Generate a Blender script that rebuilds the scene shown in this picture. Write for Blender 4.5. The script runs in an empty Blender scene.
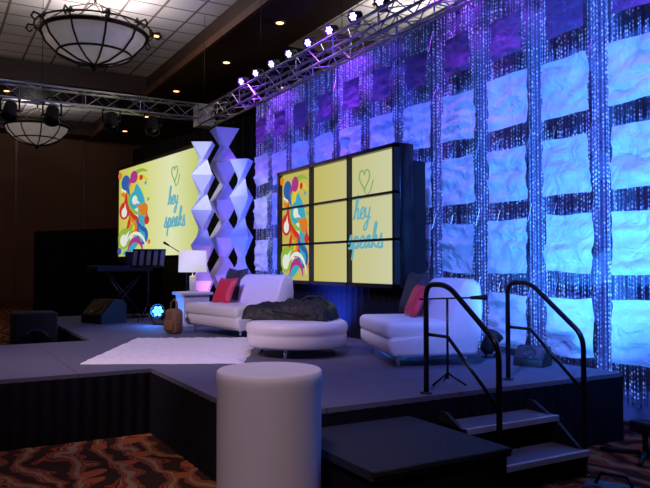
import bpy, bmesh, math, random
from mathutils import Vector, Matrix, noise
random.seed(7)
sc = bpy.context.scene
try:
    sc.view_settings.view_transform = 'Standard'
    sc.view_settings.look = 'None'
except Exception as e:
    print(e)

# ---------------------------------------------------------------- materials
def nd(nt, t, **kw):
    n = nt.nodes.new(t)
    for k, v in kw.items():
        setattr(n, k, v)
    return n

def mat(name, col, rough=0.6, metal=0.0, emis=None, estr=0.0, bump=None, var=None, sheen=0.0, spec=None, coords='Object', trans=0.0, bd=.05):
    m = bpy.data.materials.new(name); m.use_nodes = True
    nt = m.node_tree; b = nt.nodes['Principled BSDF']
    b.inputs['Base Color'].default_value = (*col, 1)
    b.inputs['Roughness'].default_value = rough
    b.inputs['Metallic'].default_value = metal
    if spec is not None: b.inputs['Specular IOR Level'].default_value = spec
    if sheen: b.inputs['Sheen Weight'].default_value = sheen
    if trans: b.inputs['Transmission Weight'].default_value = trans
    if emis:
        b.inputs['Emission Color'].default_value = (*emis, 1)
        b.inputs['Emission Strength'].default_value = estr
    tc = nd(nt, 'ShaderNodeTexCoord')
    if var:
        sc_, amt = var
        n = nd(nt, 'ShaderNodeTexNoise'); n.inputs['Scale'].default_value = sc_; n.inputs['Detail'].default_value = 4
        r = nd(nt, 'ShaderNodeValToRGB')
        r.color_ramp.elements[0].position = .3; r.color_ramp.elements[1].position = .7
        r.color_ramp.elements[0].color = (*[c*(1-amt) for c in col], 1)
        r.color_ramp.elements[1].color = (*[min(1, c*(1+amt)) for c in col], 1)
        nt.links.new(tc.outputs[coords], n.inputs['Vector'])
        nt.links.new(n.outputs['Fac'], r.inputs['Fac'])
        nt.links.new(r.outputs['Color'], b.inputs['Base Color'])
    if bump:
        sc_, st, dist = bump
        n = nd(nt, 'ShaderNodeTexNoise'); n.inputs['Scale'].default_value = sc_; n.inputs['Detail'].default_value = 5
        n.inputs['Distortion'].default_value = dist
        bp = nd(nt, 'ShaderNodeBump'); bp.inputs['Strength'].default_value = st; bp.inputs['Distance'].default_value = bd
        nt.links.new(tc.outputs[coords], n.inputs['Vector'])
        nt.links.new(n.outputs['Fac'], bp.inputs['Height'])
        nt.links.new(bp.outputs['Normal'], b.inputs['Normal'])
    return m

def brick_mat(name, c1, c2, mortar, w, h, ms, rough=.8, offset=0.0):
    m = mat(name, c1, rough)
    nt = m.node_tree; b = nt.nodes['Principled BSDF']
    tc = nd(nt, 'ShaderNodeTexCoord')
    br = nd(nt, 'ShaderNodeTexBrick'); br.offset = offset; br.squash = 1.0
    br.inputs['Color1'].default_value = (*c1, 1); br.inputs['Color2'].default_value = (*c2, 1)
    br.inputs['Mortar'].default_value = (*mortar, 1)
    br.inputs['Scale'].default_value = 1.0
    br.inputs['Mortar Size'].default_value = ms
    br.inputs['Mortar Smooth'].default_value = 0.1
    br.inputs['Brick Width'].default_value = w; br.inputs['Row Height'].default_value = h
    nt.links.new(tc.outputs['Object'], br.inputs['Vector'])
    n = nd(nt, 'ShaderNodeTexNoise'); n.inputs['Scale'].default_value = 60
    mx = nd(nt, 'ShaderNodeMixRGB', blend_type='MULTIPLY'); mx.inputs['Fac'].default_value = .35
    nt.links.new(tc.outputs['Object'], n.inputs['Vector'])
    nt.links.new(br.outputs['Color'], mx.inputs['Color1']); nt.links.new(n.outputs['Color'], mx.inputs['Color2'])
    nt.links.new(mx.outputs['Color'], b.inputs['Base Color'])
    return m

def carpet_mat():
    m = mat('carpet_pattern', (.1, .05, .03), .95, spec=.1)
    nt = m.node_tree; b = nt.nodes['Principled BSDF']
    tc = nd(nt, 'ShaderNodeTexCoord')
    n = nd(nt, 'ShaderNodeTexNoise'); n.inputs['Scale'].default_value = 1.6; n.inputs['Detail'].default_value = 2
    mxv = nd(nt, 'ShaderNodeMixRGB'); mxv.inputs['Fac'].default_value = .3
    nt.links.new(tc.outputs['Object'], n.inputs['Vector'])
    nt.links.new(tc.outputs['Object'], mxv.inputs['Color1']); nt.links.new(n.outputs['Color'], mxv.inputs['Color2'])
    w = nd(nt, 'ShaderNodeTexWave', wave_type='RINGS'); w.inputs['Scale'].default_value = 1.6
    w.inputs['Distortion'].default_value = 10; w.inputs['Detail'].default_value = 2; w.inputs['Detail Scale'].default_value = 1.6
    nt.links.new(mxv.outputs['Color'], w.inputs['Vector'])
    r = nd(nt, 'ShaderNodeValToRGB'); r.color_ramp.interpolation = 'CONSTANT'
    cr = r.color_ramp
    cr.elements[0].position = 0; cr.elements[0].color = (.035, .018, .012, 1)
    cr.elements[1].position = .32; cr.elements[1].color = (.26, .045, .02, 1)
    e = cr.elements.new(.5); e.color = (.05, .024, .016, 1)
    e = cr.elements.new(.62); e.color = (.30, .13, .05, 1)
    e = cr.elements.new(.72); e.color = (.18, .035, .02, 1)
    e = cr.elements.new(.9); e.color = (.24, .16, .08, 1)
    nt.links.new(w.outputs['Fac'], r.inputs['Fac'])
    v = nd(nt, 'ShaderNodeTexVoronoi'); v.inputs['Scale'].default_value = 3.5
    nt.links.new(mxv.outputs['Color'], v.inputs['Vector'])
    r2 = nd(nt, 'ShaderNodeValToRGB'); r2.color_ramp.interpolation = 'CONSTANT'
    r2.color_ramp.elements[0].color = (1, 1, 1, 1); r2.color_ramp.elements[1].color = (0, 0, 0, 1); r2.color_ramp.elements[1].position = .28
    nt.links.new(v.outputs['Distance'], r2.inputs['Fac'])
    mx = nd(nt, 'ShaderNodeMixRGB'); mx.inputs['Color2'].default_value = (.32, .08, .03, 1)
    nt.links.new(r2.outputs['Color'], mx.inputs['Fac']); nt.links.new(r.outputs['Color'], mx.inputs['Color1'])
    nt.links.new(mx.outputs['Color'], b.inputs['Base Color'])
    return m

M = {}
M['carpet'] = carpet_mat()
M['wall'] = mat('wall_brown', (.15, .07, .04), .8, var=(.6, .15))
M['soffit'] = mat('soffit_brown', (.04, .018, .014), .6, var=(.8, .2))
M['tile'] = brick_mat('ceiling_tiles', (.78, .78, .80), (.70, .69, .73), (.2, .16, .15), .75, .75, .03)
M['trim'] = mat('wood_trim', (.10, .04, .02), .4, var=(4, .3))
M['deck'] = brick_mat('deck_carpet', (.155, .145, .215), (.145, .135, .20), (.09, .08, .12), 2.44, 1.22, .008)
M['black'] = mat('black_matte', (.012, .012, .014), .7)
M['skirt'] = mat('black_skirt_cloth', (.007, .006, .012), .9, bump=(20, .2, 0), spec=.15)
M['drape'] = mat('black_velour', (.006, .006, .009), .95, bump=(15, .2, 0), spec=.1)
M['bluedrape'] = mat('backdrop_cloth', (.20, .20, .30), .8, bump=(9, .5, .5))
M['alu'] = mat('aluminium', (.5, .5, .53), .35, 1.0)
M['chrome'] = mat('chrome', (.8, .8, .82), .12, 1.0)
M['leather'] = mat('white_leather', (.84, .80, .84), .42, bump=(7, .12, .5))
M['red'] = mat('red_satin', (.75, .03, .06), .5, bump=(12, .2, 1))
M['darkp'] = mat('dark_pillow_cloth', (.03, .03, .04), .6, bump=(40, .3, 0))
M['jacket'] = mat('black_jacket_cloth', (.010, .010, .012), .55, bump=(14, .6, 1))
M['rug'] = mat('shag_rug_wool', (.98, .92, .93), .95, bump=(60, .5, 0))
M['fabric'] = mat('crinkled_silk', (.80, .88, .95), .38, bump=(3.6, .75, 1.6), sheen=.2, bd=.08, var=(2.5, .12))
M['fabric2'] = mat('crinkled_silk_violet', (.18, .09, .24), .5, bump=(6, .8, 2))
M['bead1'] = mat('bead_painted_sparkle', (.95, .97, 1), .35, .0, emis=(.22, .40, 1), estr=.28)  # faint blue emission paints in the sparkle; the beads are no lamps
M['bead2'] = mat('bead_soft', (.55, .6, .7), .25, .1)
M['spandex'] = mat('white_spandex', (.94, .92, .98), .55, trans=0.0)
M['pedestal'] = mat('white_cover', (.86, .79, .86), .7, bump=(3, .08, .4))
M['rail'] = mat('black_rail', (.012, .012, .014), .25, .0)
M['tread'] = mat('tread_grey', (.12, .12, .18), .7, bump=(80, .2, 0))
M['nosing'] = mat('nosing', (.40, .40, .46), .5)
M['riser'] = mat('dark_carpet_step', (.018, .018, .032), .8, bump=(60, .2, 0))
M['iron'] = mat('dark_iron', (.035, .022, .016), .45, .5)
M['alab'] = mat('alabaster', (.75, .70, .68), .4, emis=(1, .88, .82), estr=.10, var=(3, .15))
M['shade'] = mat('lamp_shade', (.9, .88, .82), .8, emis=(1, .92, .85), estr=.5)
M['table'] = mat('white_lacquer', (.75, .68, .70), .4)
M['brown'] = mat('brown_leather', (.24, .12, .06), .5, bump=(10, .4, .6))
M['key'] = mat('white_keys', (.6, .6, .6), .3)
M['purple_em'] = mat('led_violet', (.1, .05, .2), .3, emis=(.42, .36, 1), estr=5)
M['blue_em'] = mat('led_cyan', (.0, .1, .3), .3, emis=(.05, .35, 1), estr=9)
M['warm_em'] = mat('downlight_warm', (.5, .3, .2), .3, emis=(1, .45, .18), estr=4)
M['bezel'] = mat('monitor_bezel', (.008, .008, .01), .3)
def em(name, c, s=1.0):
    m = bpy.data.materials.new(name); m.use_nodes = True; nt = m.node_tree
    nt.nodes.remove(nt.nodes['Principled BSDF'])
    e = nd(nt, 'ShaderNodeEmission'); e.inputs['Color'].default_value = (*c, 1); e.inputs['Strength'].default_value = s
    nt.links.new(e.outputs[0], nt.nodes['Material Output'].inputs[0]); return m
def screen_mat(name, stops, s):
    m = em(name, (1, 1, 1), s); nt = m.node_tree
    tc = nd(nt, 'ShaderNodeTexCoord'); sx = nd(nt, 'ShaderNodeSeparateXYZ'); r = nd(nt, 'ShaderNodeValToRGB')
    cr = r.color_ramp
    cr.elements[0].position = stops[0][0]; cr.elements[0].color = (*stops[0][1], 1)
    cr.elements[1].position = stops[-1][0]; cr.elements[1].color = (*stops[-1][1], 1)
    for p, c in stops[1:-1]:
        e = cr.elements.new(p); e.color = (*c, 1)
    nt.links.new(tc.outputs['Generated'], sx.inputs[0]); nt.links.new(sx.outputs['X'], r.inputs['Fac'])
    nt.links.new(r.outputs['Color'], nt.nodes['Emission'].inputs['Color']); return m
M['scrA'] = screen_mat('video_wall_picture', [(0, (.60, .47, .10)), (.4, (.60, .54, .16)), (1, (.66, .68, .42))], .9)
M['scrB'] = screen_mat('projection_picture', [(0, (.60, .54, .08)), (.35, (.68, .70, .22)), (.7, (.78, .80, .48)), (1, (.56, .62, .16))], .95)
AC = {'a_red': (.6, .04, .03), 'a_or': (.75, .22, .02), 'a_cy': (.05, .42, .55), 'a_bl': (.03, .12, .42), 'a_lm': (.3, .5, .05),
      'a_wh': (.82, .84, .75), 'a_mg': (.45, .04, .25), 'a_ye': (.8, .6, .05), 'a_tx': (.14, .46, .56), 'a_hg': (.26, .46, .16)}
for k, c in AC.items(): M[k] = em('art_' + k, c, .9)

# ---------------------------------------------------------------- builder
class B:
    def __init__(s): s.v = []; s.f = []; s.m = []; s.sm = []; s.mats = []
    def mi(s, k):
        if k not in s.mats: s.mats.append(k)
        return s.mats.index(k)
    def add(s, vs, fs, k, smooth=False, X=None):
        o = len(s.v); i = s.mi(k)
        for p in vs:
            p = Vector(p)
            if X is not None: p = X @ p
            s.v.append(tuple(p))
        for f in fs:
            s.f.append([a + o for a in f]); s.m.append(i); s.sm.append(smooth)
    def box(s, x0, x1, y0, y1, z0, z1, k, X=None):
        vs = [(x0,y0,z0),(x1,y0,z0),(x1,y1,z0),(x0,y1,z0),(x0,y0,z1),(x1,y0,z1),(x1,y1,z1),(x0,y1,z1)]
        s.add(vs, [(0,3,2,1),(4,5,6,7),(0,1,5,4),(1,2,6,5),(2,3,7,6),(3,0,4,7)], k, False, X)
    def rbox(s, x0, x1, y0, y1, z0, z1, r, k, X=None, seg=3):
        bm = bmesh.new(); bmesh.ops.create_cube(bm, size=1)
        for v in bm.verts:
            v.co = Vector(((x0+x1)/2 + v.co.x*(x1-x0), (y0+y1)/2 + v.co.y*(y1-y0), (z0+z1)/2 + v.co.z*(z1-z0)))
        bmesh.ops.bevel(bm, geom=bm.edges[:], offset=r, segments=seg, profile=.5, affect='EDGES')
        s.bm(bm, k, True, X)
    def bm(s, bm, k, smooth, X=None):
        bm.verts.index_update()
        s.add([v.co.copy() for v in bm.verts], [[v.index for v in f.verts] for f in bm.faces], k, smooth, X); bm.free()
    def tube(s, pts, r, k, n=8, X=None, rs=None):
        pts = [Vector(p) for p in pts]; vs = []; fs = []
        up = None
        for i, p in enumerate(pts):
            d = (pts[min(i+1, len(pts)-1)] - pts[max(i-1, 0)]).normalized()
            if up is None:
                a = Vector((0,0,1)) if abs(d.z) < .9 else Vector((1,0,0))
                up = d.cross(a).normalized()
            else:
                up = (up - d*up.dot(d)).normalized()
            w = d.cross(up)
            rr = rs[i] if rs else r
            for j in range(n):
                t = 2*math.pi*j/n
                vs.append(p + up*math.cos(t)*rr + w*math.sin(t)*rr)
        for i in range(len(pts)-1):
            for j in range(n):
                a = i*n + j; b = i*n + (j+1) % n
                fs.append((a, b, b+n, a+n))
        fs.append(tuple(reversed(range(n)))); fs.append(tuple(range((len(pts)-1)*n, len(pts)*n)))
        s.add(vs, fs, k, n > 5, X)
    def lathe(s, prof, loc, k, n=32, X=None, smooth=True, ph=None):
        vs = []; fs = []
        for i, (r, z) in enumerate(prof):
            p0 = ph[i] if ph else 0
            for j in range(n):
                t = 2*math.pi*j/n + p0
                vs.append((loc[0]+r*math.cos(t), loc[1]+r*math.sin(t), loc[2]+z))
        for i in range(len(prof)-1):
            for j in range(n):
                a = i*n+j; b = i*n+(j+1) % n
                fs.append((a, b, b+n, a+n))
        fs.append(tuple(reversed(range(n)))); fs.append(tuple(range((len(prof)-1)*n, len(prof)*n)))
        s.add(vs, fs, k, smooth, X)
    def pleat(s, p0, p1, z0, z1, amp, per, k):
        p0 = Vector(p0); p1 = Vector(p1); L = (p1-p0).length; d = (p1-p0)/L; nrm = Vector((-d.y, d.x))
        n = max(4, int(L/per*8)); vs = []; fs = []
        for i in range(n+1):
            u = L*i/n; a = amp*math.sin(2*math.pi*u/per + .8*math.sin(u*1.7))
            q = p0 + d*u + nrm*a; vs += [(q.x, q.y, z0), (q.x, q.y, z1)]
        for i in range(n): fs.append((2*i, 2*i+2, 2*i+3, 2*i+1))
        s.add(vs, fs, k, True)
    def grid(s, fn, nu, nv, k, X=None, smooth=True):
        vs = [fn(i/nu, j/nv) for j in range(nv+1) for i in range(nu+1)]
        fs = [(j*(nu+1)+i, j*(nu+1)+i+1, (j+1)*(nu+1)+i+1, (j+1)*(nu+1)+i) for j in range(nv) for i in range(nu)]
        s.add(vs, fs, k, smooth, X)
    def obj(s, name, parent=None, auto=True):
        me = bpy.data.meshes.new(name); me.from_pydata(s.v, [], s.f)
        for k in s.mats: me.materials.append(M[k])
        me.polygons.foreach_set('material_index', s.m); me.polygons.foreach_set('use_smooth', s.sm)
        me.update()
        o = bpy.data.objects.new(name, me); sc.collection.objects.link(o)
        if parent: o.parent = parent
        return o

def TR(x, y, z, rz=0, rx=0, ry=0):
    return Matrix.Translation((x, y, z)) @ Matrix.Rotation(rz, 4, 'Z') @ Matrix.Rotation(rx, 4, 'X') @ Matrix.Rotation(ry, 4, 'Y')

ST = .62   # stage height

# ---------------------------------------------------------------- room
b = B(); b.box(-30, 7, -12, 14, -.1, 0, 'carpet'); b.obj('floor')
b = B(); b.box(-30.2, -30, -12, 14, 0, 7.6, 'wall'); b.box(-30, -29.96, -12, 14, 0, .18, 'trim')
for i in range(9): b.box(-30, -29.95, -10+i*2.6, -9.9+i*2.6, .18, 6.9, 'trim')
b.obj('wall_far')
b = B(); b.box(-30, 7, 14, 14.2, 0, 7.6, 'wall'); b.obj('wall_back')
b = B(); b.box(7, 7.2, -12, 14, 0, 7.6, 'wall'); b.obj('wall_near')
b = B(); b.box(-30, 7, -12.2, -12, 0, 7.6, 'wall'); b.obj('wall_audience')
b = B(); b.box(-30, 7, -12, 14, 7.4, 7.6, 'tile'); b.obj('ceiling')
b = B()
Z0, Z1 = 6.85, 7.4
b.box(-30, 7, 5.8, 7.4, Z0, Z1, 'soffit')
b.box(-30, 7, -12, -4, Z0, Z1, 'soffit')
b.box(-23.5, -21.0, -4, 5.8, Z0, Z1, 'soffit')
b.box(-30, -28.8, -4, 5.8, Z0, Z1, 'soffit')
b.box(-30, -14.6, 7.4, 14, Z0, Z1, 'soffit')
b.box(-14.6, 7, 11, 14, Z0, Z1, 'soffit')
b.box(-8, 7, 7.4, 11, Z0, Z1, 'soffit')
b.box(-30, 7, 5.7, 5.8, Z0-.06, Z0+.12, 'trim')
b.obj('trim_1')
b = B()
for (x, y, z) in [(-20, 6.4, Z0), (-16.5, 6.6, Z0), (-13.2, 6.5, Z0), (-24, 6.6, Z0), (-22.5, 2, Z0), (-22.5, -1, Z0), (-18, 9, Z0), (-27, 6.6, Z0),
                  (-13, 2.2, 7.4), (-19, 1.2, 7.4), (-19.5, 4.6, 7.4), (-17, 4.9, 7.4), (-13, 4.6, 7.4), (-12.5, 8.6, 7.4), (-11.3, 9.6, 7.4)]:
    b.lathe([(.09, 0), (.13, 0), (.13, -.03), (.09, -.03)], (x, y, z), 'trim', 16)
    b.lathe([(.085, -.028), (.085, -.034)], (x, y, z), 'warm_em', 16)
b.obj('recessed_downlights')

# ---------------------------------------------------------------- chandeliers
def chandelier(x, y, z, R):
    b = B()
    prof = [(.04, -.55*R), (.35*R, -.50*R), (.66*R, -.36*R), (.88*R, -.15*R), (.95*R, .02*R), (.93*R, .02*R), (.85*R, -.14*R), (.6*R, -.33*R), (.04, -.5*R)]
    b.lathe(prof, (x, y, z), 'alab', 40)
    for rr, zz, t in [(.97, .02, .045), (.68, -.37, .022)]:
        b.tube([(x+rr*R*math.cos(a*math.pi/24), y+rr*R*math.sin(a*math.pi/24), z+zz*R) for a in range(49)], t*R, 'iron', 6)
    b.tube([(x+1.08*R*math.cos(a*math.pi/24), y+1.08*R*math.sin(a*math.pi/24), z+.1*R) for a in range(49)], .018*R, 'iron', 6)
    for i in range(10):
        a = i*math.pi/5; c, s_ = math.cos(a), math.sin(a)
        rib = [(.06, -.57), (.36, -.52), (.68, -.38), (.9, -.16), (.99, .04), (1.08, .12), (1.2, .14), (1.24, .06), (1.18, 0), (1.12, .04)]
        b.tube([(x+r*R*c, y+r*R*s_, z+h*R) for r, h in rib], .02*R, 'iron', 6)
        X = TR(x+1.02*R*c, y+1.02*R*s_, z+.08*R, a)
        b.add([(0,-.1*R,0),(.1*R,0,-.02*R),(0,.1*R,0),(-.02*R,0,.14*R)], [(0,1,3),(1,2,3),(2,0,3),(0,2,1)], 'iron', False, X)
        if i % 2 == 0:
            b.tube([(x+.97*R*c, y+.97*R*s_, z+.05*R), (x+.45*R*c, y+.45*R*s_, z+.45*R), (x+.05*c, y+.05*s_, z+.62*R)], .014*R, 'iron', 6)
    b.tube([(x, y, z+.6*R), (x, y, 7.4)], .03, 'iron', 8)
    b.lathe([(.02, -.6*R-.1), (.07*R, -.6*R-.03), (.09*R, -.57*R), (.03, -.52*R)], (x, y, z), 'iron', 16)
    b.lathe([(.05, 7.25-z), (.2, 7.32-z), (.24, 7.4-z)], (x, y, z), 'iron', 20)
    b.obj('chandelier')
chandelier(-14.9, 3.0, 6.45, 1.1)
chandelier(-26, 3.3, 6.45, 1.1)

# ---------------------------------------------------------------- stage
b = B()
b.box(-14.2, -4.2, 1.9, 5.6, .56, ST, 'deck')
b.box(-9.5, -6.65, -5, 1.9, .56, ST, 'deck')
for (x0, x1, y0, y1) in [(-14.2, -4.2, 1.9, 5.6), (-9.5, -6.65, -5, 1.9)]:
    b.box(x0+.08, x1-.08, y0+.08, y1-.08, .02, .56, 'black')
sk = lambda p, q: b.pleat(p, q, .005, .585, .006, .12, 'skirt')
sk((-6.65+.005, 1.89), (-4.19, 1.89)); sk((-4.19, 1.9), (-4.19, 5.6)); sk((-4.19, 5.61), (-14.2, 5.61)); sk((-14.21, 5.6), (-14.21, 1.9))
sk((-14.2, 1.89), (-9.5, 1.89)); sk((-9.51, 1.9), (-9.51, -5)); sk((-6.64, -5), (-6.64, 1.89)); sk((-9.5, -5.01), (-6.65, -5.01))
b.obj('stage_platform')

# low dark step box
b = B()
b.box(-4.16, -3.12, 2.1, 3.12, .45, .5, 'riser'); b.box(-4.14, -3.14, 2.12, 3.10, 0, .45, 'skirt')
b.box(-3.13, -3.112, 2.1, 3.12, .475, .5, 'black')
b.obj('low_riser_platform')

# stairs
b = B()
for (x0, x1, z) in [(-4.17, -3.86, .42), (-3.9, -3.57, .21)]:
    b.box(x0, x1, 3.42, 4.38, z-.035, z, 'tread'); b.box(x1-.03, x1+.004, 3.42, 4.38, z-.038, z+.003, 'nosing')
    b.box(x0, x0+.02, 3.44, 4.36, z-.19, z-.035, 'black')
for y in (3.42, 4.35):
    b.add([(-4.17,y,.5),(-4.17,y,0.),(-3.6,y,0),(-3.58,y,.17),(-3.86,y,.38),(-4.1,y,.5),(-4.17,y+.03,.5),(-4.17,y+.03,0.),(-3.6,y+.03,0),(-3.58,y+.03,.17),(-3.86,y+.03,.38),(-4.1,y+.03,.5)],
          [(0,1,2,3,4,5),(11,10,9,8,7,6),(0,6,7,1),(1,7,8,2),(2,8,9,3),(3,9,10,4),(4,10,11,5),(5,11,6,0)], 'black')
b.obj('stage_stairs')
def arc_path(pts, r=.1, n=5):
    pts = [Vector(p) for p in pts]; out = [pts[0]]
    for i in range(1, len(pts)-1):
        a = (pts[i-1]-pts[i]).normalized()*r; c = (pts[i+1]-pts[i]).normalized()*r
        for j in range(n+1):
            t = j/n
            out.append(pts[i] + a*(1-t)**2 + c*t*t)
    out.append(pts[-1]); return out
for y, xa, xb in ((3.39, -4.29, -3.50), (4.41, -4.44, -3.64)):
    b = B()
    b.tube(arc_path([(xa,y,ST),(xa,y,1.47),(xa+.26,y,1.47),(xb,y,1.07),(xb,y,0)], .1), .021, 'rail', 10)
    b.tube([(xa,y,1.08),(xa+.26,y,1.08),(xb,y,.64)], .014, 'rail', 8)
    b.lathe([(.05,0),(.05,.012)], (xa,y,ST), 'rail', 12); b.lathe([(.05,0),(.05,.012)], (xb,y,0), 'rail', 12)
    b.obj('stair_handrail')

# ---------------------------------------------------------------- backdrop
XL, XR = -13.6, -2.2
b = B(); b.pleat((XL, 6.25), (XR, 6.25), .02, 5.15, .03, .3, 'bluedrape')
b.tube([(XL, 6.25, 5.16), (XR, 6.25, 5.16)], .025, 'alu')
for x in (XL, -9.8, -6, XR): 
    b.tube([(x, 6.32, 0), (x, 6.32, 5.16)], .03, 'alu'); b.box(x-.25, x+.25, 6.3, 6.75, 0, .02, 'black')
b.obj('backdrop_drape')
cols = [-5.08 - .865*k for k in range(-3, 10)]
b = B()
xs = []
x = XL
while x < XR:
    d = min(abs(x-(c+.432)) for c in cols+[cols[-1]-.865])
    xs.append(x); x += (.025 if d < .1 else .036)*random.uniform(.85, 1.15)
V1, F1, V2, F2 = [], [], [], []
for x in xs:
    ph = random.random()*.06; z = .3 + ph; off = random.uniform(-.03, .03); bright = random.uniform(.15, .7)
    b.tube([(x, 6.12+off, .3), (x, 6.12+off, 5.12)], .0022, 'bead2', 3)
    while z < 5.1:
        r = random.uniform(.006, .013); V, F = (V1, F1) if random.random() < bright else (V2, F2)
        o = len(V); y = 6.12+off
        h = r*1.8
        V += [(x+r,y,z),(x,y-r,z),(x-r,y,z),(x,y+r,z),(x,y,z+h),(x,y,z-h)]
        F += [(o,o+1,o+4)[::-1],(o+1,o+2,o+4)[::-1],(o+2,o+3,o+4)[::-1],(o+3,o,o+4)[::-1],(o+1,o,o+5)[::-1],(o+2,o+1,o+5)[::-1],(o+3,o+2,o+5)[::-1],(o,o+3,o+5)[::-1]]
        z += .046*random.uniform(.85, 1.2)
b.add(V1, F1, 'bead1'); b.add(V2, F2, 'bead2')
b.tube([(XL, 6.12, 5.14), (XR, 6.12, 5.14)], .02, 'alu')
b.obj('crystal_bead_curtain')
b = B()
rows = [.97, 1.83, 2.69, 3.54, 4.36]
for ci, cx in enumerate(cols):
    for ri, rz in enumerate(rows):
        sd = Vector((ci*7.3, ri*5.1, 0)); jx = random.uniform(-.02, .02); jz = random.uniform(-.03, .03)
        w = .31 if ri < 4 else .24; rot = random.uniform(-.04, .04)
        def fn(u, v):
            px = (u-.5)*2*w; pz = (v-.5)*2*w
            e = noise.noise_vector(Vector((px*3, pz*3, 0))+sd)*.025
            q = Vector((px*2.2, pz*6.0, 0)) + sd
            yy = noise.noise(q)*.08 + noise.noise(q*2.3)*.045 + abs(noise.noise(q*4.1))*.025
            edge = max(abs(u-.5), abs(v-.5))*2
            yy = yy*(1-edge**6*.6)
            return (cx+jx+px+e.x - pz*rot, 5.93 - yy*1.0 - .02, rz+jz+pz+e.y + px*rot)
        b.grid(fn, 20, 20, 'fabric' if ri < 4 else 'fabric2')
        for sx in (-w*.8, w*.8):
            b.tube([(cx+sx, 5.98, rz+w*.9), (cx+sx, 6.05, rz+.5)], .003, 'alu', 4)
b.obj('crinkled_fabric_panels')

b = B()
b.pleat((-20.3, 5.2), (-13.8, 6.4), .02, 5.0, .05, .35, 'drape'); b.obj('black_drape')
b = B(); b.pleat((-24, 3.0), (-20.4, 4.9), .02, 2.7, .05, .35, 'drape'); b.obj('black_drape')
b = B(); b.pleat((-14.6, 4.4), (-19.8, 4.0), .02, 1.7, .04, .3, 'drape'); b.obj('black_drape')

# ---------------------------------------------------------------- trusses
def truss(b, p0, p1, s=.3, k='alu', bay=.4):
    p0 = Vector(p0); p1 = Vector(p1); d = (p1-p0); L = d.length; d /= L
    sd = d.cross(Vector((0,0,1))).normalized()*s/2; up = Vector((0,0,1))*s/2
    C = [sd+up, -sd+up, -sd-up, sd-up]
    for c in C: b.tube([p0+c, p1+c], .024, k, 8)
    n = int(L/bay)
    for i in range(n):
        a = p0 + d*(L*i/n); e = p0 + d*(L*(i+1)/n)
        for j in range(4):
            c1, c2 = C[j], C[(j+1) % 4]
            if i % 2: c1, c2 = c2, c1
            b.tube([a+c1, e+c2], .011, k, 5)
            if i % 3 == 0: b.tube([a+c1, a+c2], .011, k, 5)
b = B()
truss(b, (-15.1, 5.5, 4.98), (-2.5, 5.5, 4.98), .32)
truss(b, (-15.1, 5.3, 5.12), (-15.1, -5, 5.12), .32)
b.box(-15.28, -14.92, 5.3, 5.68, 4.8, 5.3, 'alu')
for (x, y) in [(-15.1, 5.5), (-12, 5.5), (-9, 5.5), (-6, 5.5), (-3, 5.5), (-15.1, 2), (-15.1, -2)]:
    b.tube([(x, y, 5.1), (x, y, 7.39)], .006, 'iron', 6)
b.obj('lighting_truss')
def parcan(x, y, z, tilt, rz, lens, name='stage_light', s=1.0, up=True):
    b = B(); X = TR(x, y, z, rz, tilt)
    b.lathe([(.05*s, -.16*s), (.09*s, -.13*s), (.11*s, .1*s), (.125*s, .14*s), (.11*s, .14*s), (.105*s, .11*s)], (0,0,0), 'black', 20, X)
    b.lathe([(.1*s, .115*s), (.1*s, .12*s)], (0,0,0), 'rail', 20, X)
    if lens != 'black':
        for i in range(7):
            a = i*math.pi/3; rr = 0 if i == 6 else .062*s
            b.lathe([(.028*s, .12*s), (.024*s, .135*s), (.01*s, .14*s)], (rr*math.cos(a), rr*math.sin(a), 0), lens, 10, X)
    hz = .28*s if up else -.2*s
    Y = TR(x, y, z, rz)
    b.tube([(.14*s,0,0),(.14*s,0,hz*.6),(.05*s,0,hz),(-.05*s,0,hz),(-.14*s,0,hz*.6),(-.14*s,0,0)], .014*s, 'black', 6, Y)
    b.tube([(-.15*s,0,0),(.15*s,0,0)], .02*s, 'black', 6, Y)
    if not up: b.box(-.1*s,.1*s,-.08*s,.08*s,-.205*s,-.19*s,'black',Y)
    return b.obj(name)
for i in range(12):
    parcan(-12.8 + i*.7, 5.5, 5.34, math.radians(112), 0.4, 'purple_em', 'stage_light', .72, False)
for y in (4.3, 3.4, 2.2, 1.4):
    parcan(-15.1, y, 4.72, math.radians(150), 1.2, 'black', 'stage_light', 1.3)
b = B()
for i in range(3): b.rbox(-15.3, -14.9, .72, 1.12, 4.5-i*.28, 4.75-i*.28, .02, 'black')
b.tube([(-15.1, .92, 4.7), (-15.1, .92, 5.0)], .02, 'black', 6)
b.obj('hanging_speaker')

# ---------------------------------------------------------------- artwork
LET = {
 'h': (.9, [(0,0),(.35,.9),(.5,1.9),(.3,2.0),(.22,1.2),(.2,0),(.3,.6),(.55,.95),(.72,.7),(.7,.1),(.9,.05)]),
 'e': (.85, [(0,.05),(.35,.35),(.68,.7),(.48,1),(.2,.7),(.2,.25),(.5,0),(.85,.2)]),
 'y': (.95, [(0,.2),(.1,.95),(.15,.3),(.4,.1),(.65,.4),(.72,.95),(.68,.2),(.6,-.7),(.3,-1.0),(.15,-.7),(.5,-.2),(.95,.15)]),
 's': (.85, [(0,.05),(.35,.8),(.42,1.1),(.45,.75),(.66,.35),(.5,-.02),(.2,.05),(.5,-.02),(.85,.1)]),
 'p': (.95, [(0,.05),(.25,.95),(.22,.1),(.15,-1.0),(.22,.2),(.45,.95),(.78,.7),(.7,.15),(.35,.05),(.65,-.02),(.95,.1)]),
 'a': (.95, [(0,.05),(.55,.98),(.22,.8),(.08,.3),(.3,0),(.6,.4),(.7,.98),(.66,.2),(.95,.08)]),
 'k': (.9, [(0,.05),(.35,1.0),(.48,1.85),(.3,1.95),(.2,1.0),(.18,0),(.25,.5),(.6,1.0),(.65,.7),(.3,.5),(.55,.2),(.9,.05)])}
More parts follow.
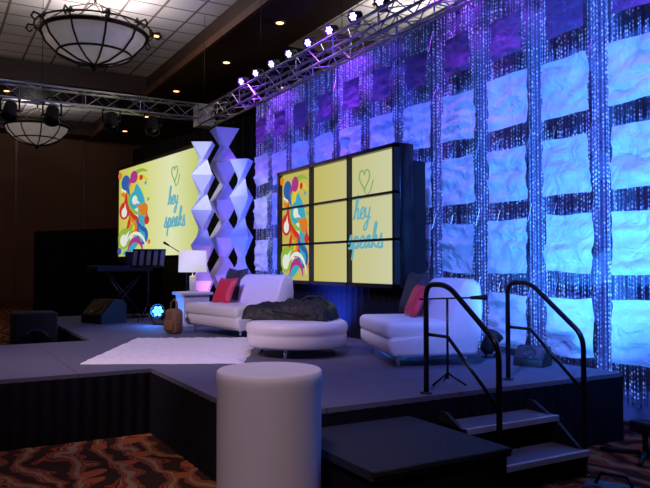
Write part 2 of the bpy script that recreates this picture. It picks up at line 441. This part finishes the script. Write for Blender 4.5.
def script_path(word):
    pts = []; x = 0
    for c in word:
        w, P = LET[c]
        for i, (a, q) in enumerate(P):
            if pts and i == 0: continue
            pts.append((x+a, q))
        x += w
    out = []
    for i in range(len(pts)-1):
        p0, p1, p2, p3 = pts[max(i-1,0)], pts[i], pts[i+1], pts[min(i+2, len(pts)-1)]
        for j in range(6):
            t = j/6
            out.append(tuple(.5*(2*p1[k] + (p2[k]-p0[k])*t + (2*p0[k]-5*p1[k]+4*p2[k]-p3[k])*t*t + (-p0[k]+3*p1[k]-3*p2[k]+p3[k])*t**3) for k in (0,1)))
    return out
def art(parent, W, H, y, logo_x, name='artwork', aw=1.0):
    b = B()
    cnt = [0]
    def yy(): cnt[0] += 1; return y - .0015*cnt[0]
    def tear(cx, cz, r, ang, k, L=2.4):
        pts = [(math.cos(t), math.sin(t)) for t in [math.radians(25) + math.radians(310)*i/24 for i in range(25)]] + [(L*.75, .12), (L, .35)]
        ca, sa = math.cos(ang), math.sin(ang); Y = yy()
        b.add([((cx+(p*ca-q*sa)*r)*H*aw, Y, (cz+(p*sa+q*ca)*r)*H) for p, q in pts], [tuple(range(len(pts)))], k)
    def band(cx, cz, r0, r1, a0, a1, k):
        Y = yy(); n = 24; vs = []; fs = []
        for i in range(n+1):
            t = math.radians(a0 + (a1-a0)*i/n); tp = .25+.75*math.sin(math.pi*i/n)
            rm = (r0+r1)/2; hw = (r1-r0)/2*tp
            for r in (rm-hw, rm+hw): vs.append((max(.002, (cx+r*math.cos(t))*H*aw), Y, min(.995, max(.005, cz+r*math.sin(t)))*H))
        for i in range(n): fs.append((2*i, 2*i+1, 2*i+3, 2*i+2))
        b.add(vs, fs, k)
    def disc(cx, cz, r, k): 
        Y = yy(); b.add([((cx+r*math.cos(t*math.pi/12))*H*aw, Y, (cz+r*math.sin(t*math.pi/12))*H) for t in range(24)], [tuple(range(24))], k)
    band(.02, .45, .36, .50, -80, 82, 'a_cy'); band(.02, .45, .28, .36, -85, 85, 'a_wh'); band(.03, .48, .18, .29, -85, 85, 'a_or')
    band(.42, .70, .12, .2, 40, 300, 'a_ye'); band(.42, .70, .2, .27, 60, 280, 'a_lm')
    tear(.14, .84, .085, -1.2, 'a_bl'); tear(.30, .88, .07, 3.6, 'a_mg'); tear(.12, .52, .10, 1.2, 'a_red'); tear(.12, .5, .055, 1.2, 'a_wh', 2)
    tear(.30, .34, .12, 1.9, 'a_red'); tear(.30, .33, .075, 1.9, 'a_or'); tear(.29, .32, .04, 1.9, 'a_ye')
    tear(.47, .22, .10, 2.0, 'a_bl'); tear(.47, .21, .055, 2.0, 'a_cy')
    tear(.13, .2, .12, .6, 'a_lm'); tear(.12, .18, .07, .6, 'a_wh'); tear(.33, .62, .10, -.6, 'a_cy'); tear(.33, .62, .05, -.6, 'a_wh')
    tear(.50, .5, .07, 2.6, 'a_or'); tear(.55, .38, .045, 1.4, 'a_red'); band(.35, .05, .1, .16, 0, 175, 'a_mg'); band(.35, .05, .18, .22, 5, 150, 'a_wh')
    for cx, cz, r, k in [(.45,.85,.03,'a_red'),(.53,.78,.02,'a_cy'),(.05,.93,.04,'a_or'),(.58,.6,.02,'a_lm'),(.05,.06,.04,'a_bl'),(.6,.15,.025,'a_or')]: disc(cx, cz, r, k)
    fr = y - .052
    hx = logo_x + .26; hz = .80; pts = []
    for i in range(41):
        t = 2*math.pi*i/40
        pts.append(((hx + .0055*16*math.sin(t)**3*.8)*H, fr, (hz + .0055*(13*math.cos(t)-5*math.cos(2*t)-2*math.cos(3*t)-math.cos(4*t)))*H))
    b.tube(pts, .006*H, 'a_hg', 6)
    b.tube([((hx+.0)*H, fr, .71*H), ((hx+.03)*H, fr, .67*H), ((hx+.08)*H, fr, .70*H), ((hx+.12)*H, fr, .78*H)], .005*H, 'a_hg', 6)
    for word, sx, sz, s_, k, th in [('hey', .1, .50, .088, 'a_tx', .0065), ('speaks', .01, .28, .092, 'a_tx', .0078)]:
        b.tube([((logo_x+sx+(px+.22*pz)*s_)*H, fr, (sz+pz*s_)*H) for px, pz in script_path(word)], th*H, k, 6)
    return b.obj(name, parent)

VX0, VX1, VZ0, VZ1 = -9.97, -6.80, 1.36, 3.08
W = VX1-VX0; H = VZ1-VZ0
e = bpy.data.objects.new('video_wall', None); e.location = (VX0, 4.95, VZ0); sc.collection.objects.link(e)
b = B()
b.rbox(-.03, W+.03, .01, .22, -.03, H+.03, .01, 'bezel', seg=1)
b.box(.1, W-.1, .24, .5, -.2, H-.15, 'black')
for x in (.15, W/2, W-.15):
    b.box(x-.04, x+.04, .22, .3, -(VZ0-ST)+.001, H-.1, 'black'); b.box(x-.04, x+.04, .05, .55, -(VZ0-ST)+.001, -(VZ0-ST)+.05, 'black')
b.pleat((0, .12), (W, .12), -(VZ0-ST)+.01, 0, .02, .15, 'skirt')
b.obj('cabinet', e)
b = B(); b.add([(0,0,0),(W,0,0),(W,0,H),(0,0,H)], [(0,1,2,3)], 'scrA'); b.obj('display_picture', e)
art(e, W, H, -.002, 1.2, aw=.95)
b = B()
for i in range(4):
    x = W*i/3; t = .016 if 0 < i < 3 else .025; b.box(x-t, x+t, -.07, .01, -.025, H+.025, 'bezel')
    z = H*i/3; b.box(-.025, W+.025, -.07, .01, z-t, z+t, 'bezel')
b.obj('bezels', e)

SW, SH = 5.03, 2.38
e = bpy.data.objects.new('projection_screen', None); e.location = (-19.4, 4.6, 1.85); e.rotation_euler = (0, 0, math.atan2(.55, 5)); sc.collection.objects.link(e)
b = B(); b.add([(0,0,0),(SW,0,0),(SW,0,SH),(0,0,SH)], [(0,1,2,3)], 'scrB'); b.obj('display_picture', e)
b = B()
for a in [(-.08, 0, -.08, SH+.08), (SW, SW+.08, -.08, SH+.08)]: b.box(a[0], a[1], -.03, .04, a[2], a[3], 'bezel')
b.box(-.08, SW+.08, -.03, .04, -.08, 0, 'bezel'); b.box(-.08, SW+.08, -.03, .04, SH, SH+.08, 'bezel')
for x in (.1, SW-.1):
    b.box(x-.03, x+.03, .03, .08, -1.85, 0, 'black'); b.box(x-.04, x+.04, -.4, .5, -1.85, -1.79, 'black')
b.obj('frame', e)
art(e, SW, SH, -.004, 1.35, aw=1.6)

# ---------------------------------------------------------------- furniture
def sofa(cx, cy, e1a, L, name='white_chaise_sofa'):
    b = B()
    ca, sa = math.cos(e1a), math.sin(e1a)
    X = Matrix(((ca, sa, 0, cx), (sa, -ca, 0, cy), (0, 0, 1, ST), (0, 0, 0, 1)))
    prof = [(.04, .11), (.0, .17), (.0, .27), (.04, .30), (.62, .30), (.60, .34), (.65, .5), (.72, .78), (.78, .85), (.87, .86), (.94, .80), (.96, .6), (.93, .3), (.90, .11)]
    bm = bmesh.new(); n = 14; rings = []
    for i in range(n+1):
        t = i/n; x = L*t
        hs = 1 - .35*max(0, (t-.72)/.28)**2
        rings.append([bm.verts.new((x, p[0], p[1] if p[1] < .34 else .34+(p[1]-.34)*hs)) for p in prof])
    m_ = len(prof)
    for i in range(n):
        for j in range(m_):
            bm.faces.new((rings[i][j], rings[i+1][j], rings[i+1][(j+1) % m_], rings[i][(j+1) % m_]))
    f1 = bm.faces.new(rings[0][::-1]); f2 = bm.faces.new(rings[-1])
    ed = list(set(list(f1.edges)+list(f2.edges)))
    bmesh.ops.bevel(bm, geom=ed, offset=.035, segments=3, profile=.5, affect='EDGES')
    bmesh.ops.recalc_face_normals(bm, faces=bm.faces)
    b.bm(bm, 'leather', True, X)
    b.rbox(.02, L-.02, -.02, .66, .27, .44, .06, 'leather', X, 4)
    for x in (.12, L-.12):
        for y in (.12, .8): b.tube([(x, y, .12), (x, y, .001)], .02, 'chrome', 10, X, rs=[.028, .016])
    return b.obj(name)
sofa(-5.47, 3.88, math.atan2(.34, -.94), 1.28)
sofa(-8.60, 3.62, math.atan2(-.18, -.98), 1.45)

def pillow(x, y, z, s, rz, tilt, k, name):
    b = B(); X = TR(x, y, z, rz, tilt)
    for sg in (1, -1):
        def fn(u, v):
            a = u*2-1; c = v*2-1
            h = max(0, (1-a**4)*(1-c**4))**.5*.3
            pin = 1 - .08*(1-(abs(a)*abs(c)))*1.0
            return (a*s*(pin+.05*abs(c)), sg*h*s, c*s*(pin+.05*abs(a)))
        b.grid(fn, 14, 14, k, X)
    return b.obj(name)
pillow(-6.33, 4.82, ST+.68, .24, math.radians(-15), math.radians(-18), 'darkp', 'dark_pillow')
pillow(-5.99, 4.60, ST+.62, .18, math.radians(-20), math.radians(-25), 'red', 'red_pillow')
pillow(-9.95, 4.12, ST+.69, .26, math.radians(10), math.radians(-18), 'darkp', 'dark_pillow')
pillow(-9.68, 3.86, ST+.62, .2, math.radians(15), math.radians(-25), 'red', 'red_pillow')

b = B(); OX, OY = -6.90, 3.62
b.lathe([(.45, .10), (.53, .105), (.555, .13), (.56, .23), (.555, .245), (.565, .26), (.575, .31), (.56, .36), (.51, .385), (.35, .395), (.02, .398)], (OX, OY, ST), 'leather', 48)
for i in range(4):
    a = math.pi/4 + i*math.pi/2; b.tube([(OX+.4*math.cos(a), OY+.4*math.sin(a), ST+.12), (OX+.43*math.cos(a), OY+.43*math.sin(a), ST+.001)], .02, 'chrome', 8, rs=[.028, .016])
b.obj('round_ottoman')
b = B(); X = TR(OX-.05, OY-.05, ST+.396, math.radians(46))
def jk(u, v):
    a = u*2-1; c = v*2-1
    r = 1 + .14*noise.noise(Vector((a*2, c*2, 3)))
    h = (max(0, 1-abs(a)**6)*max(0, 1-abs(c)**5))**.4
    ht = .15 + .06*noise.noise(Vector((a*1.8, c*1.8, 1))) + .05*abs(noise.noise(Vector((a*5, c*5, 7)))) + (.04 if a > -.1 else 0)
    return (a*.50*r, c*.26*r, h*ht+.004)
b.grid(jk, 40, 24, 'jacket', X)
b.tube([(-.42,0,.08),(-.5,-.06,.05),(-.5,.05,.04),(-.4,.1,.08)], .03, 'jacket', 8, X)
b.tube([(.1,-.1,.18),(.2,-.02,.25),(.35,.0,.25),(.45,-.08,.16)], .015, 'jacket', 8, X)
b.tube([(-.4,-.15,.08),(-.1,-.22,.1),(.2,-.24,.06),(.42,-.18,.05)], .035, 'jacket', 8, X)
b.obj('black_jacket')

b = B(); X = TR(-7.9, 2.62, ST, math.atan2(.47, -.88))
def rg(u, v):
    a = (u-.5)*2.35; c = (v-.5)*1.65
    ed = max(abs(u-.5), abs(v-.5))*2
    wob = .03*noise.noise(Vector((a*9, c*9, 0)))
    h = .035*(1-ed**14) + .012*noise.noise(Vector((a*14, c*14, 4))) if ed < .999 else .0
    return (a+wob, c+wob, max(.003, h+.004))
b.grid(rg, 90, 60, 'rug', X)
b.obj('shag_rug')

b = B(); TX, TY = -11.15, 3.87
b.rbox(TX-.27, TX+.27, TY-.27, TY+.27, ST+.50, ST+.55, .012, 'table')
b.rbox(TX-.22, TX+.22, TY-.22, TY+.22, ST+.04, ST+.50, .01, 'table'); b.box(TX-.25, TX+.25, TY-.25, TY+.25, ST, ST+.04, 'table')
b.obj('side_table')
b = B()
b.rbox(TX-.07, TX+.07, TY-.07, TY+.07, ST+.552, ST+.58, .006, 'chrome'); b.rbox(TX-.045, TX+.045, TY-.045, TY+.045, ST+.58, ST+.82, .02, 'table')
b.tube([(TX, TY, ST+.8), (TX, TY, ST+1.2)], .008, 'chrome', 8)
b.lathe([(.235, .88), (.225, 1.24), (.22, 1.24), (.23, .88)], (TX, TY, ST), 'shade', 36)
b.obj('table_lamp')
b = B(); X = TR(-9.85, 3.14, ST, .3)
b.rbox(-.13, .13, -.09, .09, 0, .36, .06, 'brown', X, 4); b.rbox(-.11, .11, -.115, -.07, .05, .2, .02, 'brown', X)
b.tube([(-.09,0,.33),(-.07,0,.45),(0,0,.5),(.07,0,.45),(.09,0,.33)], .012, 'brown', 8, X)
b.obj('brown_handbag')

def tower(x, y, h, name='geometric_fabric_tower', rz=0.0, n=4, R=.27):
    b = B(); prof = []; ph = []
    seg = h/n
    b.lathe([(.16, 0), (.16, .02), (.03, .03)], (x, y, ST), 'black', 20)
    b.tube([(x, y, ST+.02), (x, y, ST+h+.03)], .02, 'black', 8)
    for i in range(n):
        for (r, dz, p) in [(R, .02, 0), (R*.28, .5, 1)]:
            prof.append((r, .03 + i*seg + dz*seg)); ph.append(rz + (math.pi/4 if p else 0))
    prof.append((R, h)); ph.append(rz)
    b.lathe(prof, (x, y, ST), 'spandex', 4, None, False, ph)
    return b.obj(name)
tower(-12.4, 4.5, 3.3, rz=.3, n=5, R=.28); tower(-13.1, 5.2, 3.75, rz=.7, n=5, R=.34); tower(-11.85, 5.05, 2.95, rz=.1, n=4, R=.25)

b = B(); X = TR(-12.0, 3.36, ST, math.radians(-55))
b.tube([(0,0,.3),(0,0,1.08)], .012, 'rail', 8, X)
for a in (0, 2.1, 4.2): b.tube([(0,0,.32),(.28*math.cos(a),.28*math.sin(a),.01)], .01, 'rail', 6, X)
XD = X @ TR(0, 0, 1.10, math.radians(115), math.radians(-22))
b.box(-.29, .29, -.01, .0, -.15, .19, 'rail', XD); b.box(-.29, .29, -.06, 0, -.16, -.15, 'rail', XD)
for i in range(5): b.box(-.27+i*.12, -.2+i*.12, -.0125, -.0105, -.12, .16, 'nosing', XD)
b.obj('music_stand')
def mic_stand(x, y, h, ang, blen, lift, fr=.3):
    b = B(); X = TR(x, y, ST, ang)
    for a in (0, 2.1, 4.2): b.tube([(0,0,.1),(fr*math.cos(a),fr*math.sin(a),.01)], .009, 'rail', 6, X)
    b.tube([(0,0,.05),(0,0,h)], .011, 'rail', 8, X)
    b.tube([(-.25,0,h-.25*lift),(blen,0,h+blen*lift)], .008, 'rail', 6, X)
    b.tube([(blen,0,h+blen*lift),(blen+.14,0,h+(blen+.14)*lift)], .02, 'black', 10, X, rs=[.014,.024])
    return b.obj('microphone_stand')
mic_stand(-11.7, 3.95, 1.15, math.radians(200), .5, .4)
mic_stand(-4.5, 3.78, .72, math.radians(30), .2, .05, .16)
b = B(); X = TR(-13.1, 3.15, ST, math.radians(-70))
b.rbox(-.6, .6, -.17, .17, .88, .98, .015, 'black', X); b.box(-.55, .55, -.165, -.03, .975, .985, 'key', X)
for i in range(20): b.box(-.53+i*.055, -.51+i*.055, -.1, -.03, .985, .995, 'black', X)
for s_ in (-1, 1): b.tube([(-.4*s_, -.15, .02), (.4*s_, .1, .88)], .018, 'rail', 8, X); b.tube([(-.4*s_, .15, .02), (.4*s_, .15, .88)], .018, 'rail', 8, X)
b.box(-.5, .5, -.2, -.14, 0, .04, 'rail', X); b.box(-.5, .5, .1, .16, 0, .04, 'rail', X)
b.rbox(-.4, -.1, -.02, .02, 1.0, 1.25, .01, 'black', X)
b.obj('keyboard_on_stand')
def wedge(x, y, z, rz, s, name='floor_monitor_speaker'):
    b = B(); X = TR(x, y, z, rz)
    pr = [(-.22, 0), (.25, 0), (.25, .14), (.02, .38), (-.16, .38), (-.22, .3)]
    vs = [(sx*.3*s, p*s, q*s) for sx in (-1, 1) for p, q in pr]; n = 6
    fs = [tuple(range(n)), tuple(reversed(range(n, 2*n)))] + [(i, i+n, (i+1) % n+n, (i+1) % n) for i in range(n)]
    b.add(vs, [f[::-1] for f in fs], 'black', False, X)
    Xg = X @ Matrix.Translation((0, .135*s, .26*s)) @ Matrix.Rotation(-math.radians(46), 4, 'X')
    b.lathe([(.13*s, 0), (.13*s, .012), (.11*s, .012), (.05*s, .004)], (0, 0, 0), 'rail', 24, Xg)
    b.box(-.26*s, .26*s, -.15*s, .15*s, -.002, .006, 'rail', Xg)
    return b.obj(name)
wedge(-12.35, 2.7, ST, math.radians(200), 1.05)
wedge(-4.95, 5.25, ST, math.radians(200), .5)
b = B(); b.rbox(-11.45, -10.85, 1.1, 1.7, 0, .92, .03, 'black'); b.lathe([(.2,0),(.2,.02),(.15,.02),(.06,0)], (0,0,0), 'rail', 24, TR(-10.85, 1.4, .5, 0, 0, math.pi/2)); b.obj('subwoofer_speaker')
parcan(-11.45, 3.40, ST+.2, math.radians(75), math.radians(60), 'blue_em', 'floor_uplight', 1.0, False)
parcan(-5.6, 5.3, ST+.16, math.radians(-40), 0, 'black', 'floor_uplight', .8, False)
parcan(-6.2, 5.35, ST+.16, math.radians(-40), 0, 'black', 'floor_uplight', .8, False)

b = B()
b.lathe([(.297, 0), (.300, .01), (.298, .3), (.300, .93), (.303, .955), (.303, .985), (.300, 1.015), (.292, 1.022), (.27, 1.02), (.01, 1.02)], (-3.62, 1.72, 0), 'pedestal', 64)
b.obj('cylindrical_pedestal')
b = B()
for a in range(4):
    c, s_ = math.cos(a*math.pi/2+.5), math.sin(a*math.pi/2+.5); b.tube([(-3.75+.04*c, 5.3+.04*s_, .03), (-3.75+.36*c, 5.3+.36*s_, .015)], .02, 'black', 8)
b.tube([(-3.75, 5.3, .02), (-3.75, 5.3, .3)], .022, 'black', 10); b.rbox(-3.85, -3.65, 5.22, 5.38, .2, .3, .02, 'black')
b.obj('light_stand')
b = B(); X = TR(-2.95, 3.85, 0, .4)
b.rbox(-.2, .2, -.12, .12, 0, .2, .06, 'jacket', X, 4); b.tube([(-.12,0,.19),(-.08,0,.27),(.08,0,.27),(.12,0,.19)], .012, 'jacket', 8, X)
b.obj('black_bag')

# ---------------------------------------------------------------- lights
def spot(name, loc, tgt, power, col, ang=70, blend=.8, r=.1):
    l = bpy.data.lights.new(name, 'SPOT'); l.energy = power; l.color = col; l.spot_size = math.radians(ang); l.spot_blend = blend; l.shadow_soft_size = r
    o = bpy.data.objects.new(name, l); o.location = loc; sc.collection.objects.link(o)
    o.rotation_euler = (Vector(tgt)-Vector(loc)).to_track_quat('-Z', 'Y').to_euler(); return o
def point(name, loc, power, col, r=.2):
    l = bpy.data.lights.new(name, 'POINT'); l.energy = power; l.color = col; l.shadow_soft_size = r
    o = bpy.data.objects.new(name, l); o.location = loc; sc.collection.objects.link(o); return o
BL = (.03, .10, 1.0); CY = (.05, .27, 1.0); PU = (.30, .05, 1.0)
for i, x in enumerate([-3.2, -4.9, -6.6, -8.6, -10.8, -12.8]):
    spot('blue_wash', (x+.3, 4.6, .72), (x, 6.1, 2.3), 320, CY if i < 3 else BL, 115, 1.0, .08)
for i, x in enumerate([-3.5, -6.5, -9.5, -12.5]):
    spot('violet_wash', (x, 4.9, 5.6), (x, 6.2, 4.4), 240 if i < 2 else 330, PU, 90, 1.0, .08)
spot('blue_front_wash', (-1.5, 0.5, 5.5), (-5.2, 6, 2.6), 3300, (.075, .20, 1), 50, .9, .2)
spot('blue_front_wash', (-6.0, 0, 5.5), (-10.3, 6, 2.9), 2500, (.06, .10, 1), 50, .9, .2)
spot('stage_blue_top', (-6.5, 4.0, 6.4), (-7.5, 3.6, .6), 260, (.12, .16, 1), 95, 1, .3)
spot('stage_key', (-5.0, -3.0, 6.2), (-8.4, 3.0, .7), 1300, (1, .76, .92), 40, .8, .3)
spot('stage_side', (-1.5, 0.0, 5.8), (-5.6, 3.6, .7), 360, (.80, .56, 1), 36, .8, .3)
spot('tower_light', (-11.6, 4.3, .75), (-12.4, 4.9, 1.5), 40, (.8, .28, .85), 80, 1, .05)
spot('tower_light', (-10.5, 2.0, 5.2), (-12.4, 4.9, 3.0), 480, (.72, .76, 1), 28, .8, .05)
point('uplight_glow', (-11.3, 3.22, ST+.25), 14, (.04, .25, 1), .03)
for x in (-14.9, -26): point('chandelier_bulbs', (x, 3.1, 6.75), 140 if x > -20 else 50, (1, .9, .86), .3)
spot('added_fill_spot', (-1.0, -.5, 6.5), (-3.6, 1.4, .5), 620, (.96, .74, .86), 30, .9, .4)  # added spot to brighten the pedestal, no fixture modelled
spot('added_fill_spot', (-3.5, -1.5, 6.6), (-5.8, .4, 0), 360, (1, .66, .45), 42, .9, .4)  # added warm spot to bring up the carpet at the left
spot('added_fill_spot', (-2.0, 4.8, 6.6), (-2.7, 4.9, 0), 120, (1, .6, .4), 40, .9, .4)  # added warm spot for the carpet beyond the stairs
point('far_wall_fill', (-22, -2, 5.0), 80, (1, .6, .4), .5)  # added fill to warm the far wall, without a fixture
point('tray_light', (-12, 9, 6.6), 120, (1, .9, .84), .3)
point('table_lamp_bulb', (TX, TY, ST+1.05), 6, (1, .9, .75), .05)
w = bpy.data.worlds.new('dim_room'); sc.world = w; w.use_nodes = True
w.node_tree.nodes['Background'].inputs[0].default_value = (.03, .03, .06, 1); w.node_tree.nodes['Background'].inputs[1].default_value = .5

# ---------------------------------------------------------------- camera
c = bpy.data.cameras.new('camera'); co = bpy.data.objects.new('camera', c); sc.collection.objects.link(co)
c.lens = 38.2; c.sensor_width = 36; c.clip_end = 200
co.location = (0, 0, 1.62); co.rotation_euler = (math.radians(91.74), 0, math.radians(60))
sc.camera = co
